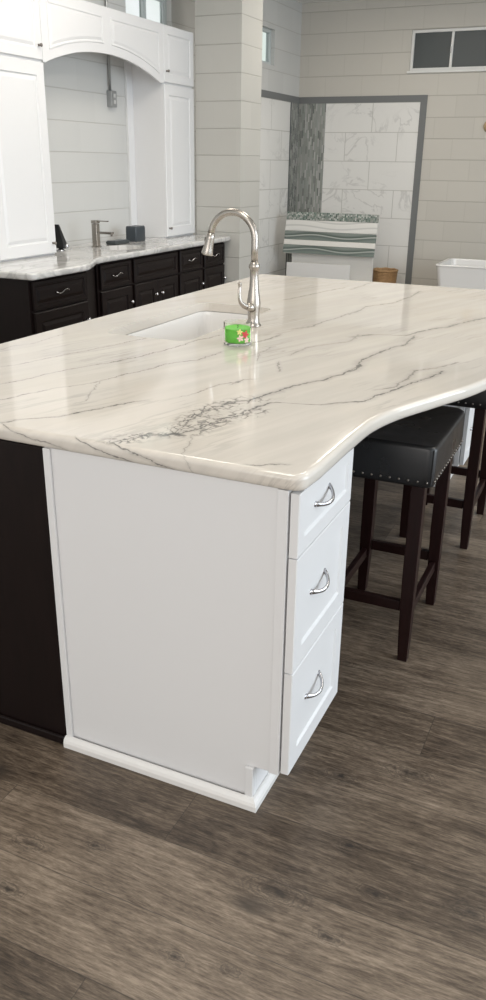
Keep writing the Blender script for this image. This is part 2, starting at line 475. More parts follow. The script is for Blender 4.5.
n.color(n.mix(n.M('MULTIPLY', sm, .6), c, (.02, .017, .014)))
n.rough(n.smooth(fine, .2, .8, .50, .36))
n.bump(n.M('SUBTRACT', n.M('MULTIPLY', fine, .35), sm), .25, .0015); M['floor'] = n.m

# quartzite island top
def stone(key, base, dark, veins, extra=True, rough=.07):
    n = NT(key, rough, 0, base); P = n.pos(); o = n.sep(P)
    oy = n.M('ADD', o[1], n.M('MULTIPLY', n.M('SUBTRACT', o[2], .914), 2.0)); P = n.comb(o[0], oy, 0); u = n.M('DIVIDE', n.M('ADD', oy, .2), 3.4); v = n.M('DIVIDE', n.M('ADD', o[0], 1.5), 1.9)
    nz = n.M('SUBTRACT', n.noise(P, 9, 4, .6), .5); nz2 = n.M('SUBTRACT', n.noise(P, 50, 4, .7), .5)
    wob = n.M('ADD', n.M('MULTIPLY', nz, .045), n.M('MULTIPLY', nz2, .026))
    wn_ = n.smooth(n.noise(P, 22, 3), .3, .7, .4, 1.9)
    tot = None; prox = None
    for i, (byx, pts, w, s) in enumerate(veins):
        if byx:
            cp = [((x+1.5)/1.9, (y+.2)/3.4) for x, y in pts]; t = n.curve(v, cp); d = n.M('MULTIPLY', n.M('SUBTRACT', u, t), 3.4); k = o[0]; a, b = pts[0][0], pts[-1][0]
        else:
            cp = [((y+.2)/3.4, (x+1.5)/1.9) for x, y in pts]; t = n.curve(u, cp); d = n.M('MULTIPLY', n.M('SUBTRACT', v, t), 1.9); k = oy; a, b = pts[0][1], pts[-1][1]
        ad = n.M('ABSOLUTE', n.M('ADD', d, wob))
        e = .02
        rng = n.M('MULTIPLY', n.smooth(k, a-e, a+e), n.smooth(k, b-e, b+e, 1, 0))
        core = n.smooth(ad, 0, n.M('MULTIPLY', wn_, w*1.8), s, 0)
        halo = n.smooth(ad, 0, w*8, .24*s, 0)
        m = n.M('MULTIPLY', n.M('MAXIMUM', core, halo), rng)
        tot = m if tot is None else n.M('MAXIMUM', tot, m)
        if i in (8, 9):
            pr = n.M('MULTIPLY', n.smooth(ad, .01, .065, 1, 0), rng); prox = pr if prox is None else n.M('MAXIMUM', prox, pr)
    # crackle beside the heavy vein
    dv = n.vadd(P, n.vmul(n.comb(nz, nz2, 0), (.09, .06, 0)))
    ck = n.smooth(n.vor(dv, 34, 'DISTANCE_TO_EDGE')['Distance'], 0, .14, 1, 0)
    ck = n.M('MULTIPLY', n.M('MULTIPLY', ck, prox), n.smooth(n.noise(P, 30, 2), .32, .52, 0, .95))
    tot = n.M('MAXIMUM', tot, ck)
    # faint long streaks that run with the veins
    q = n.vmul(n.vadd(P, n.comb(n.M('MULTIPLY', oy, -.33), n.M('MULTIPLY', nz, .1), 0)), (13, 1.1, 1))
    st = n.noise(q, 1, 5, .6)
    fs = n.M('MULTIPLY', n.smooth(n.M('ABSOLUTE', n.M('SUBTRACT', st, .5)), 0, .03, 1, 0), n.smooth(n.noise(P, 2.3, 2), .45, .65, 0, .22))
    tot = n.M('MAXIMUM', tot, fs)
    c = n.mix(n.smooth(st, .3, .7), base, tuple(x*.88 for x in base))
    c = n.mix(n.smooth(n.noise(P, 1.7, 4, .6), .4, .7, 0, .5), c, (base[0]*.95, base[1]*.92, base[2]*.87))
    n.color(n.mix(tot, c, dark)); M[key] = n.m
stone('quartzite', (.65, .612, .56), (.12, .115, .11), VEINS)

n = NT('vanity_stone', .08, 0, (.7, .7, .7)); P = n.pos()
d = n.noise(n.vmul(P, (2.6, 1, 1)), 2.2, 6, .6, 1.0)
v = n.smooth(n.M('ABSOLUTE', n.M('SUBTRACT', d, .5)), 0, .05, .75, 0)
c = n.mix(n.smooth(n.noise(P, 3, 4), .35, .7), (.66, .655, .64), (.50, .49, .475)); n.color(n.mix(n.M('MULTIPLY', v, .6), c, (.27, .265, .26))); M['vanity_stone'] = n.m
CAMV = dict(cx=0.56846, cy=-1.49707, cz=1.51408, yaw=-24.2512, pitch=-22.4414, roll=0.8003, f=816.582)

# ------------------------------------------------------------------ the room
H = 3.13
struct('floor', abox(-3.7, 5.5, -4.5, 8.6, -.1, 0), M['floor'])
struct('ceiling', abox(-3.7, 5.5, -4.5, 8.6, H, H+.12), M['ceiling'])
XL, XF, YB = -3.33, -3.15, 8.15

def wall_yz(name, x0, x1, y0, y1, hole, mat):
    bm = B()
    if hole:
        a, b, c, d = hole
        box(bm, x0, x1, y0, a, 0, H); box(bm, x0, x1, b, y1, 0, H); box(bm, x0, x1, a, b, 0, c); box(bm, x0, x1, a, b, d, H)
    else: box(bm, x0, x1, y0, y1, 0, H)
    return struct(name, bm, mat)
W1 = (4.80, 5.53, 2.40, 2.98); W2 = (6.86, 7.40, 2.455, 2.785); W3 = (-1.905, -.63, 2.44, 2.825)
wall_yz('wall_left', XL-.10, XL, -1.0, 6.5, W1, M['block_y'])
wall_yz('wall_left_far', XF-.10, XF, 6.5, YB, W2, M['block_y'])
bm = B(); a, b, c, d = W3
box(bm, XF-.38, a, YB, YB+.2, 0, H); box(bm, b, 5.0, YB, YB+.2, 0, H); box(bm, a, b, YB, YB+.2, 0, c); box(bm, a, b, YB, YB+.2, d, H)
struct('wall_back', bm, M['block_x'])
bm = B(); box(bm, -3.01, -2.585, 5.35, 5.77, 0, H)
bm.faces.ensure_lookup_table()
for f in bm.faces:
    if abs(f.normal.x) < .5 and abs(f.calc_center_median().x+2.585) > .01 and abs(f.calc_center_median().x+3.01) > .01: f.material_index = 0
    else: f.material_index = 1
struct('wall_pillar', bm, [M['pillar_x'], M['pillar_y']])

# tiled shower display on the far walls, with its painted grey border
struct('wall_tile_back', abox(-2.815, -1.748, YB-.012, YB-.001, 0, 2.141), M['tile_x'])
struct('wall_tile_left', abox(XF+.001, XF+.012, 6.52, 7.88, 0, 2.141), M['tile_y'])
struct('wall_mosaic_back', abox(XF+.013, -2.815, YB-.013, YB-.001, 0, 2.141), M['mosaic_x'])
struct('wall_mosaic_left', abox(XF+.001, XF+.013, 7.88, YB-.014, 0, 2.141), M['mosaic_y'])
bm = B()
box(bm, XF+.001, -1.678, YB-.016, YB-.001, 2.141, 2.208); box(bm, -1.748, -1.678, YB-.016, YB-.001, 0, 2.141)
struct('trim_1', bm, M['border_grey'])
struct('trim_2', abox(XF+.001, XF+.016, 6.52, YB-.017, 2.141, 2.208), M['border_grey'])
struct('trim_3', abox(XF+.0135, XF+.018, 7.868, 7.884, 0, 2.141), M['slate'])

# windows
def frame_x(bm, x, t, y0, y1, z0, z1, w):       # frame in a wall that faces X
    box(bm, x, x+t, y0, y0+w, z0, z1); box(bm, x, x+t, y1-w, y1, z0, z1)
    box(bm, x, x+t, y0+w, y1-w, z0, z0+w); box(bm, x, x+t, y0+w, y1-w, z1-w, z1)
def frame_y(bm, y, t, x0, x1, z0, z1, w):
    box(bm, x0, x0+w, y, y+t, z0, z1); box(bm, x1-w, x1, y, y+t, z0, z1)
    box(bm, x0+w, x1-w, y, y+t, z0, z0+w); box(bm, x0+w, x1-w, y, y+t, z1-w, z1)
w1 = struct('window_1', B(), M['steel_frame'])
bm = B(); frame_x(bm, XL-.095, .05, *W1, .035); struct('window_frame', bm, M['steel_frame'], w1, bevel=.003)
for i, (a, b) in enumerate(((4.835, 5.155), (5.175, 5.495))):
    bm = B(); frame_x(bm, XL-.08, .03, a, b, 2.435, 2.945, .022)
    box(bm, XL-.075, XL-.055, a+.022, b-.022, 2.585, 2.60); box(bm, XL-.075, XL-.055, a+.022, b-.022, 2.76, 2.775)
    s = struct('casement_sash', bm, M['steel_frame'], w1, bevel=.002)
    struct('pane', abox(XL-.069, XL-.064, a+.022, b-.022, 2.457, 2.923), M['pane_glass'], s)
w2 = struct('window_2', B(), M['steel_frame'])
bm = B(); frame_x(bm, XF-.09, .05, *W2, .03); box(bm, XF-.08, XF-.05, 7.12, 7.14, 2.485, 2.755); struct('window_frame', bm, M['steel_frame'], w2, bevel=.003)
struct('pane', abox(XF-.069, XF-.064, 6.89, 7.12, 2.485, 2.755), M['pane_glass'], w2)
struct('pane', abox(XF-.069, XF-.064, 7.14, 7.37, 2.485, 2.755), M['pane_glass'], w2)
w3 = struct('window_3', B(), M['steel_frame'])
bm = B(); frame_y(bm, YB+.02, .05, *W3, .028)
for x in (-1.49, -1.06): box(bm, x, x+.026, YB+.022, YB+.066, W3[2]+.028, W3[3]-.028)
struct('window_frame', bm, M['trim_white'], w3, bevel=.003)
struct('window_sill', abox(W3[0]-.02, W3[1]+.02, YB-.02, YB+.02, W3[2]-.022, W3[2]), M['trim_white'], w3, bevel=.003)
for a, b in ((-1.877, -1.49), (-1.464, -1.06), (-1.034, -.658)):
    p = struct('pane', abox(a, b, YB+.04, YB+.05, W3[2]+.028, W3[3]-.028), M['dark_glass'], w3)
struct('sash_latch', abox(-1.49, -1.478, YB+.008, YB+.022, 2.60, 2.66), M['galvanised'], w3, bevel=.002)

# ------------------------------------------------------------------ island
isl = thing('island_cabinet', 'long dark espresso island cabinet carrying the marble-look countertop beside the white drawers', 'cabinet', (-1.0, .02, 0))
bm = abox(-1.36, -.637, .003, 2.925, .10, .62); box(bm, -1.36, -.637, .003, 1.06, .6201, .8755); box(bm, -1.36, -.637, 1.97, 2.925, .6201, .8755); box(bm, -1.36, -1.24, 1.0601, 1.9699, .6201, .8755); box(bm, -.79, -.637, 1.0601, 1.9699, .6201, .8755); box(bm, -1.29, -.637, .003, 2.925, 0, .10); obj('body', bm, M['espresso'], isl)
obj('end_panel', abox(-1.37, -.6365, -.004, .0025, .0, .8755), M['espresso'], isl, bevel=.001)
obj('base_moulding', abox(-1.372, -.6365, -.014, -.0045, 0, .028), M['espresso'], isl, bevel=.005)
for k in range(4):
    y0 = .05+k*.725
    bm = B(); front(bm, 0, y0, y0+.70, .12, .86, .02, 'raised')
    for v in bm.verts: v.co.x = -1.3605-v.co.x
    obj('door', bm, M['espresso'], isl)

def bow_handle(parent, x, y, z, L=.047, mat=None):
    pts, r = [], []
    for k in range(25):
        s = -1+2*k/24
        pts.append((x+.003+.024*(1-s*s)**.75, y+L*s, z-.010*(1-s*s)+.006*s)); r.append(.0028+.003*(abs(s)**6)+.0014*(1-s*s))
    bm = tube(B(), pts, r, 10, up=(0, 0, 1), flat=1.35)
    for s in (-1, 1): sphere(bm, (x+.004, y+L*s, z+.006*s), .0062, .6, 1.4, 1.1, 12, 8)
    return obj('handle', bm, mat or M['chrome'], parent, smooth=True, origin=(x, y, z))

def white_cabinet(ox, oy, label, Wd=.635):
    t = thing('drawer_cabinet', label, 'cabinet', (ox-.3, oy+.2, 0))
    D, T = .383, .8755
    def X(a, b, c, d, e, f): return abox(ox+a, ox+b, oy+c, oy+d, e, f)
    obj('body', X(-Wd, 0, .02, D, .121, T), M['white_paint'], t)
    n = len(t.children)
    # end panel with a notch for the toe space; built as an XZ outline
    def xz(pts, y0, y1):
        bm = B(); lo = [bm.verts.new((ox+x, oy+y0, z)) for x, z in pts]; hi = [bm.verts.new((ox+x, oy+y1, z)) for x, z in pts]
        bm.faces.new(lo); bm.faces.new(hi)
        for i in range(len(pts)): bm.faces.new((lo[i], lo[(i+1) % len(pts)], hi[(i+1) % len(pts)], hi[i]))
        return bm
    obj('end_panel', xz([(-Wd, 0), (-.066, 0), (-.066, .121), (-.0265, .121), (-.0265, T), (-Wd, T)], .004, .0195), M['white_paint'], t, bevel=.0012)
    obj('corner_strip', xz([(-Wd, 0), (-Wd+.02, 0), (-Wd+.02, T), (-Wd, T)], -.004, .0035), M['white_paint'], t, bevel=.002)
    obj('face_frame', xz([(-.026, .121), (0, .121), (0, T), (-.026, T)], -.001, .0195), M['white_paint'], t, bevel=.0015)
    obj('toe_block', xz([(-.088, .03), (-.066, .03), (-.066, .121), (-.088, .121)], -.006, .0035), M['white_paint'], t, bevel=.002)
    obj('toe_kick', X(-.078, -.0665, .02, D, 0, .1205), M['white_paint'], t)
    bm = B(); prof = [(0, 0), (.0165, 0), (.0165, .016), (.0135, .024), (.007, .030), (0, .032)]
    path = [(ox-Wd, oy-.0045, 0, -1), (ox-.066, oy-.0045, 1, -1), (ox-.066, oy+D, 1, 0)]
    rings = []
    for px, py, dx, dy in path: rings.append([bm.verts.new((px+dx*a*(1 if dx else 0), py+dy*a, b)) for a, b in prof])
    for r0, r1 in zip(rings, rings[1:]):
        for i in range(len(prof)): bm.faces.new((r0[i], r0[(i+1) % len(prof)], r1[(i+1) % len(prof)], r1[i]))
    bm.faces.new(rings[0]); bm.faces.new(rings[-1])
    obj('base_moulding', bm, M['white_gloss'], t, bevel=.001)
    for z0, z1, hz in ((.1295, .4195, .292), (.4225, .7165, .588), (.7195, .8705, .812)):
        bm = front(B(), ox+.0045, oy+.002, oy+.380, z0, z1, .0205, 'shaker', .05 if z1-z0 > .2 else .038)
        d = obj('drawer_front', bm, M['white_paint'], t)
        bow_handle(d, ox+(.016 if z1-z0 > .2 else .016), oy+.164, hz)
    return t
white_cabinet(0, 0, 'white three-drawer cabinet with chrome pulls at the near end of the island')
white_cabinet(-.034, 2.46, 'white drawer cabinet at the far end of the island seen between the stool legs', .60)

out = round_poly([(-1.41, .06), (-1.41, -.007), (-1.30, -.007)], [0, .02, 0])[1:-1]
out += [(-1.36+.05*k, -.007) for k in range(27)]+round_poly([(-.02, -.007), (.034, -.007), (.038, .06)], [0, .034, 0], 8)[1:-1]
right = smooth_curve([(.041, .09, 0), (.044, .33, 0), (.051, .47, 0), (.082, .605, 0), (.15, .78, 0), (.226, .98, 0), (.285, 1.25, 0), (.31, 1.55, 0), (.295, 1.9, 0), (.22, 2.25, 0), (.13, 2.5, 0), (.075, 2.7, 0), (.065, 2.9, 0), (.065, 3.04, 0)], 5)
out += [(p.x, p.y) for p in right]
out += [(.065-.05*k, 3.04) for k in range(1, 29)]+[(-1.385, 3.04)]+[(-1.385-.025*k/30, 3.04-.1*k) for k in range(1, 30)]
SX0, SX1, SY0, SY1 = -1.195, -.835, 1.10, 1.93
hole = rrect(SX0, SX1, SY0, SY1, .05)
top = obj('island_countertop', slab(out, .877, .914, [hole]), M['quartzite'])
tag(top, 'large cream countertop with grey veins and curved overhang on the island', 'countertop')

# undermount sink
sk = thing('undermount_sink', 'white undermount sink basin set in the island countertop', 'sink', ((SX0+SX1)/2, (SY0+SY1)/2, .66))
bm = B(); levels = [(-.012, .875), (.004, .875), (.006, .86), (.012, .72), (.035, .68), (.07, .668)]
lp = []
for d, z in levels:
    h = rrect(SX0+d, SX1-d, SY0+d, SY1-d, .05 if d < .03 else .03); lp.append([bm.verts.new((x, y, z)) for x, y in h])
ol = [(-.012, .875), (-.012, .70), (.02, .652), (.07, .65)]
lo = []
for d, z in ol[1:]:
    h = rrect(SX0+d, SX1-d, SY0+d, SY1-d, .05 if d < .01 else .03); lo.append([bm.verts.new((x, y, z)) for x, y in h])
seq = list(reversed(lo))+lp
for a, b in zip(seq, seq[1:]):
    m = len(a)
    for i in range(m): bm.faces.new((a[i], a[(i+1) % m], b[(i+1) % m], b[i]))
bm.faces.new(seq[0]); bm.faces.new(seq[-1])
obj('basin', bm, M['white_gloss'], sk, smooth=False, bevel=.002)
obj('drain', lathe(B(), [(.001, .0), (.045, 0), (.045, .003), (.03, .004), (.02, .001), (.001, .001)], ((SX0+SX1)/2, (SY0+SY1)/2, .6685), 24), M['nickel'], sk, smooth=True)

# kitchen faucet
FX, FY, FZ = -.745, 1.495, .914
ft = thing('kitchen_faucet', 'brushed nickel gooseneck pull-down faucet standing behind the island sink', 'faucet', (FX, FY, FZ))
obj('body', lathe(B(), [(.030, .0), (.031, .004), (.028, .008), (.0245, .012), (.023, .03), (.0235, .055), (.0265, .075), (.0275, .09), (.024, .115), (.0185, .15), (.016, .19), (.0165, .215), (.0195, .222), (.0215, .226), (.0215, .236), (.0185, .241), (.0165, .245), (.014, .248)], (FX, FY, FZ), 32), M['nickel'], ft, smooth=True)
pts = [(FX, FY, FZ+.246), (FX, FY, FZ+.30), (FX, FY, FZ+.331)]
R = .094
for k in range(1, 19):
    a = PI*k/18*.955; pts.append((FX-R+R*math.cos(a), FY, FZ+.331+R*math.sin(a)))
e = pts[-1]; dirv = (Vector(pts[-1])-Vector(pts[-2])).normalized()
obj('spout', tube(B(), pts, .0135, 16, up=(0, 1, 0)), M['nickel'], ft, smooth=True)
hp = [Vector(e)+dirv*d for d in (-.002, .006, .008, .02, .045, .064, .078, .083, .084)]
obj('spray_head', tube(B(), hp, [.0142, .0148, .0165, .0165, .0185, .021, .0235, .023, .018], 20, up=(0, 1, 0)), M['nickel'], ft, smooth=True)
bt = Vector(e)+dirv*.027
obj('spray_button', sphere(B(), (bt.x-.0165, bt.y, bt.z), .007, .8, 1, 1.8), M['black'], ft, smooth=True)
hb = tube(B(), [(FX, FY-.012, FZ+.072), (FX, FY-.034, FZ+.078), (FX-.004, FY-.05, FZ+.082)], [.018, .0165, .012], 16)
obj('handle_hub', hb, M['nickel'], ft, smooth=True)
hl = smooth_curve([(FX-.002, FY-.036, FZ+.080), (FX-.010, FY-.062, FZ+.085), (FX-.018, FY-.086, FZ+.105), (FX-.020, FY-.092, FZ+.135), (FX-.019, FY-.089, FZ+.163), (FX-.020, FY-.094, FZ+.178)], 5)
nn = len(hl)
obj('lever', tube(B(), hl, [.013-.006*min(1, k/(nn*.55))+(.001 if k > nn*.8 else 0) for k in range(nn)], 12, up=(0, 1, 0), flat=.6), M['nickel'], ft, smooth=True)

# candle jar
CX, CY, CZ = -.652, 1.146, .9145
cd = thing('candle_jar', 'green candle in a clear glass jar standing in front of the faucet', 'candle', (CX, CY, CZ))
R = .0505
obj('jar', lathe(B(), [(.001, .0), (R-.006, 0), (R-.001, .003), (R, .009), (R, .078), (R-.001, .0795), (R-.0028, .078), (R-.003, .012), (R-.008, .009), (.001, .009)], (CX, CY, CZ), 48), M['jar_glass'], cd, smooth=True)
obj('wax', lathe(B(), [(.001, .0095), (R-.009, .0095), (R-.0036, .0135), (R-.0036, .058), (R-.005, .057), (.001, .056)], (CX, CY, CZ), 48), M['wax'], cd, smooth=True)
obj('wick', tube(B(), [(CX, CY, CZ+.0565), (CX+.001, CY, CZ+.068)], .0012, 6), M['black'], cd)
def curved_blob(bm, ang, z, pts, r):
    vs = [bm.verts.new((CX+r*math.cos(ang+u/r), CY+r*math.sin(ang+u/r), CZ+z+w)) for u, w in pts]
    bm.faces.new(vs)
A0 = math.radians(-40)
petals = [('petal_red', 5, .017, .006, .0, .042), ('petal_pink', 5, .014, -.013, .6, .030), ('petal_yellow', 5, .012, -.016, .2, .052), ('petal_pink', 5, .013, .012, .3, .023)]
pr = None
for i, (m, n5, L, du, ph, z) in enumerate(petals):
    bm = B()
    for k in range(n5):
        a = ph+2*PI*k/n5; ca, sa = math.cos(a), math.sin(a)
        curved_blob(bm, A0, z, [(du, 0), (du+L*.5*ca-L*.28*sa, L*.5*sa+L*.28*ca), (du+L*ca, L*sa), (du+L*.5*ca+L*.28*sa, L*.5*sa-L*.28*ca)], R+.0006+.00015*i)
    o = obj('flower_print', bm, M[m], cd)
    sol = o.modifiers.new('s', 'SOLIDIFY'); sol.thickness = .0002
bm = B()
for u, w, a in ((-.02, .010, .4), (.018, .008, 2.4), (.0, -.012, 1.2), (-.006, .016, 1.9), (.016, -.012, .3)):
    ca, sa = math.cos(a), math.sin(a)
    curved_blob(bm, A0, .038+w, [(u, 0), (u+.005*ca-.002*sa, .005*sa+.002*ca), (u+.010*ca, .010*sa), (u+.005*ca+.002*sa, .005*sa-.002*ca)], R+.0004)
o = obj('leaf_print', bm, M['print_leaf'], cd); sol = o.modifiers.new('s', 'SOLIDIFY'); sol.thickness = .0002

# ------------------------------------------------------------------ stools
def make_stool(loc, label, grp):
    t = thing('counter_stool', label, 'stool', (0, 0, 0), 0, grp)
    hx, hy = .174, .238
    # upholstered saddle seat
    bm = B(); NX, NY = 12, 18
    def top(u, v): return .738+.020*v*v-.006*u*u
    ring = rrect(-hx, hx, -hy, hy, .028, 5)
    m = len(ring)
    L = []
    for ins, z in ((.004, .622), (.0, .628), (0, .66), (0, None)):
        lp = inset_loop(ring, ins) if ins else ring
        L.append([bm.verts.new((x, y, z if z else top(x/hx, y/hy)-.014)) for x, y in lp])
    for sc, dz in ((.985, -.0055), (.955, -.001), (.90, 0), (.7, .003), (.4, .004), (.12, .004)):
        L.append([bm.verts.new((x*sc if sc < .9 else x-math.copysign(hx*(1-sc), x), y*sc if sc < .9 else y-math.copysign(hx*(1-sc), y), top(x/hx*sc, y/hy*sc)+dz)) for x, y in ring])
    for a, b in zip(L, L[1:]):
        for i in range(m): bm.faces.new((a[i], a[(i+1) % m], b[(i+1) % m], b[i]))
    bm.faces.new(L[0]); bm.faces.new(L[-1])
    obj('seat', bm, M['leather'], t, smooth=True, local=True)
    # corner seams
    for sx in (-1, 1):
        for sy in (-1, 1):
            c = (sx*(hx-.0075), sy*(hy-.0075))
            obj('seam', tube(B(), [(c[0], c[1], .632), (c[0], c[1], .742)], .0022, 6, up=(1, 0, 0)), M['leather'], t, local=True)
    lx, ly, w = .128, .202, .021
    for sx in (-1, 1):
        for sy in (-1, 1):
            bm = B()
            rg = []
            for z, ww, o in ((0, .0155, .004), (.12, .019, .002), (.30, w, 0), (.621, w, 0)):
                rg.append([bm.verts.new((sx*(lx+o)+a*ww, sy*(ly+o)+b*ww, z)) for a, b in ((-1, -1), (1, -1), (1, 1), (-1, 1))])
            for a, b in zip(rg, rg[1:]):
                for i in range(4): bm.faces.new((a[i], a[(i+1) % 4], b[(i+1) % 4], b[i]))
            bm.faces.new(rg[0]); bm.faces.new(rg[-1])
            obj('leg', bm, M['stool_wood'], t, bevel=.002, local=True)
    for s in (-1, 1):
        obj('stretcher', abox(-lx+w, lx-w, s*ly-.010, s*ly+.010, .178, .214), M['stool_wood'], t, bevel=.002, local=True)
        obj('stretcher', abox(s*lx-.010, s*lx+.010, -ly+w, ly-w, .148, .184), M['stool_wood'], t, bevel=.002, local=True)
    nm = None
    spots = [(-hx+.018+k*(2*hx-.036)/11, s*hy) for s in (-1, 1) for k in range(12)] + [(s*hx, -hy+.022+k*(2*hy-.044)/16) for s in (-1, 1) for k in range(17)]
    for x, y in spots:
        if nm is None:
            bm = sphere(B(), (0, 0, 0), .0042, 1, 1, 1, 10, 6); nm = obj('nailhead', bm, M['dark_nickel'], t, smooth=True, local=True); nm.location = (x, y, .640)
        else:
            c = nm.copy(); COL.objects.link(c); c.parent = t; c.location = (x, y, .640)
    t.location = loc
    return t
GS = 'counter stools at the island overhang'
st = make_stool((-.021, 1.032, 0), 'black leather counter stool with nailhead trim nearest the white drawers', GS)
dup(st, (.003, 1.985, 0), 'second black leather counter stool, cut by the right edge of the photo behind the first', group=GS)

# ------------------------------------------------------------------ vanity run on the left wall
def wave_pull(parent, x, y, z, L=.062):
    pts = [(x+.018, y+L*s, z+.009*math.sin(PI*s)) for s in [-1+2*k/20 for k in range(21)]]
    pts = [(x, y-L, z)]+pts+[(x, y+L, z)]
    bm = tube(B(), pts, .0042, 8, up=(0, 0, 1))
    return obj('handle', bm, M['chrome'], parent, smooth=True, origin=(x, y, z))
def knob(parent, x, y, z, r=.014, mat='chrome'):
    bm = sphere(B(), (x+.022, y, z), r, .75, 1, 1, 14, 8)
    tube(bm, [(x, y, z), (x+.016, y, z)], [.008, .006], 10, up=(0, 0, 1))
    return obj('knob', bm, M[mat], parent, smooth=True, origin=(x, y, z))
def vanity_unit(label, xf, y0, y1, kind, hinge=1, pts=None):
    t = thing('vanity_cabinet', label, 'cabinet', ((xf+XL)/2, (y0+y1)/2, 0), 0, 'dark vanity base cabinets')
    bm = B(); box(bm, XL+.002, xf, y0, y1, .10, .70 if kind != 'drawer' or y0 < 3.5 and y0 > 3.2 else .8745)
    if kind != 'drawer' or 3.2 < y0 < 3.5: box(bm, -2.74, xf, y0, y1, .7001, .8745)
    box(bm, XL+.002, xf-.07, y0+.001, y1-.001, 0, .10)
    obj('body', bm, M['espresso'], t, bevel=.001)
    g = .004
    if kind == 'drawer':
        d = obj('drawer', front(B(), xf+.0005, y0+.02, y1-.02, .690, .858, .02, 'raised', .026), M['espresso'], t)
        wave_pull(d, xf+.016, (y0+y1)/2, .775)
        d = obj('door', front(B(), xf+.0005, y0+.02, y1-.02, .12, .676, .02, 'raised', .055), M['espresso'], t)
        knob(d, xf+.0205, y1-.05 if hinge > 0 else y0+.05, .565)
    else:
        obj('false_drawer', front(B(), xf+.0005, y0+.02, y1-.02, .690, .858, .02, 'raised', .032), M['espresso'], t)
        ym = (y0+y1)/2
        for a, b, k in ((y0+.02, ym-.002, ym-.045), (ym+.002, y1-.02, ym+.045)):
            d = obj('door', front(B(), xf+.0005, a, b, .12, .676, .02, 'raised', .055), M['espresso'], t)
            knob(d, xf+.0205, k, .575)
    return t
v0 = vanity_unit('dark vanity cabinet that juts forward at the left end of the run', -2.575, 2.40, 2.985, 'drawer')
bm = prism(B(), [(-2.60, 2.987), (-2.58, 2.987), (-2.725, 3.302), (-2.745, 3.302)], .0, .8745); obj('filler_panel', bm, M['espresso'], v0)
vanity_unit('narrow dark vanity cabinet left of the sink doors', -2.711, 3.305, 3.735, 'drawer')
vanity_unit('wide dark sink cabinet with two doors and paired knobs', -2.711, 3.738, 4.43, 'doors')
vanity_unit('dark drawer and door cabinet just right of the sink doors', -2.711, 4.433, 4.862, 'drawer')
vanity_unit('dark drawer and door cabinet at the right end beside the block pillar', -2.711, 4.865, 5.29, 'drawer')

vo = round_poly([(XL+.002, 2.355), (-2.50, 2.355), (-2.50, 2.93), (-2.655, 3.24), (-2.655, 5.325), (XL+.002, 5.325)], [0, .03, .06, .06, .02, 0])
SC = (-2.90, 3.93)
vh = [(SC[0]+.145*math.cos(2*PI*k/32), SC[1]+.205*math.sin(2*PI*k/32)) for k in range(32)]
o = obj('vanity_countertop', slab(vo, .8755, .915, [vh]), M['vanity_stone']); tag(o, 'white and grey stone countertop on the dark vanity cabinets', 'countertop')
bm = B(); rings = []
for s, z in ((1.06, .875), (1.0, .875), (.97, .84), (.80, .78), (.45, .745), (.1, .74)):
    rings.append([bm.verts.new((SC[0]+.145*s*math.cos(2*PI*k/32), SC[1]+.205*s*math.sin(2*PI*k/32), z)) for k in range(32)])
for a, b in zip(rings, rings[1:]):
    for i in range(32): bm.faces.new((a[i], a[(i+1) % 32], b[(i+1) % 32], b[i]))
bm.faces.new(rings[-1])
o = obj('vanity_sink', bm, M['white_gloss'], smooth=True); s = o.modifiers.new('s', 'SOLIDIFY'); s.thickness = .012; s.offset = -1
tag(o, 'oval white basin set in the vanity countertop', 'sink')

# vanity faucet
vx, vy, vz = -3.085, 3.87, .915
t = thing('vanity_faucet', 'square-sided brushed nickel single-lever faucet on the vanity countertop', 'faucet', (vx, vy, vz))
obj('base_plate', abox(vx-.027, vx+.027, vy-.027, vy+.027, vz, vz+.006), M['nickel'], t, bevel=.001)
obj('body', abox(vx-.022, vx+.022, vy-.022, vy+.022, vz+.006, vz+.165), M['nickel'], t, bevel=.003)
obj('spout', abox(vx+.0225, vx+.15, vy-.015, vy+.015, vz+.095, vz+.112), M['nickel'], t, bevel=.002)
obj('aerator', lathe(B(), [(.008, 0), (.009, .012)], (vx+.137, vy, vz+.082), 14), M['dark_nickel'], t, smooth=True)
obj('lever', abox(vx-.024, vx+.024, vy-.024, vy+.024, vz+.168, vz+.19), M['nickel'], t, bevel=.003)
obj('lever_blade', abox(vx+.0245, vx+.11, vy-.013, vy+.013, vz+.182, vz+.19), M['nickel'], t, bevel=.002)

t = thing('soap_dish', 'low dark soap dish with a glass lid beside the vanity faucet', 'dish', (-3.08, 4.155, .915))
obj('dish', slab(rrect(-3.13, -3.03, 4.05, 4.26, .015), .9152, .938, [], [(.012, 0), (.004, .006), (0, .02), (.003, .023)]), M['slate'], t)
obj('insert', abox(-3.12, -3.04, 4.065, 4.245, .9382, .944), M['grey_box'], t, bevel=.002)
t = thing('tumbler_holder', 'dark grey square tumbler holder on the vanity near the right tall cabinet', 'holder', (-3.10, 4.46, .915))
obj('shell', slab(rrect(-3.15, -3.05, 4.38, 4.53, .012), .9152, 1.032, [rrect(-3.12, -3.08, 4.43, 4.48, .01)], [(.002, 0), (0, .004), (0, .10), (.003, .112), (.008, .1168)]), M['grey_box'], t)

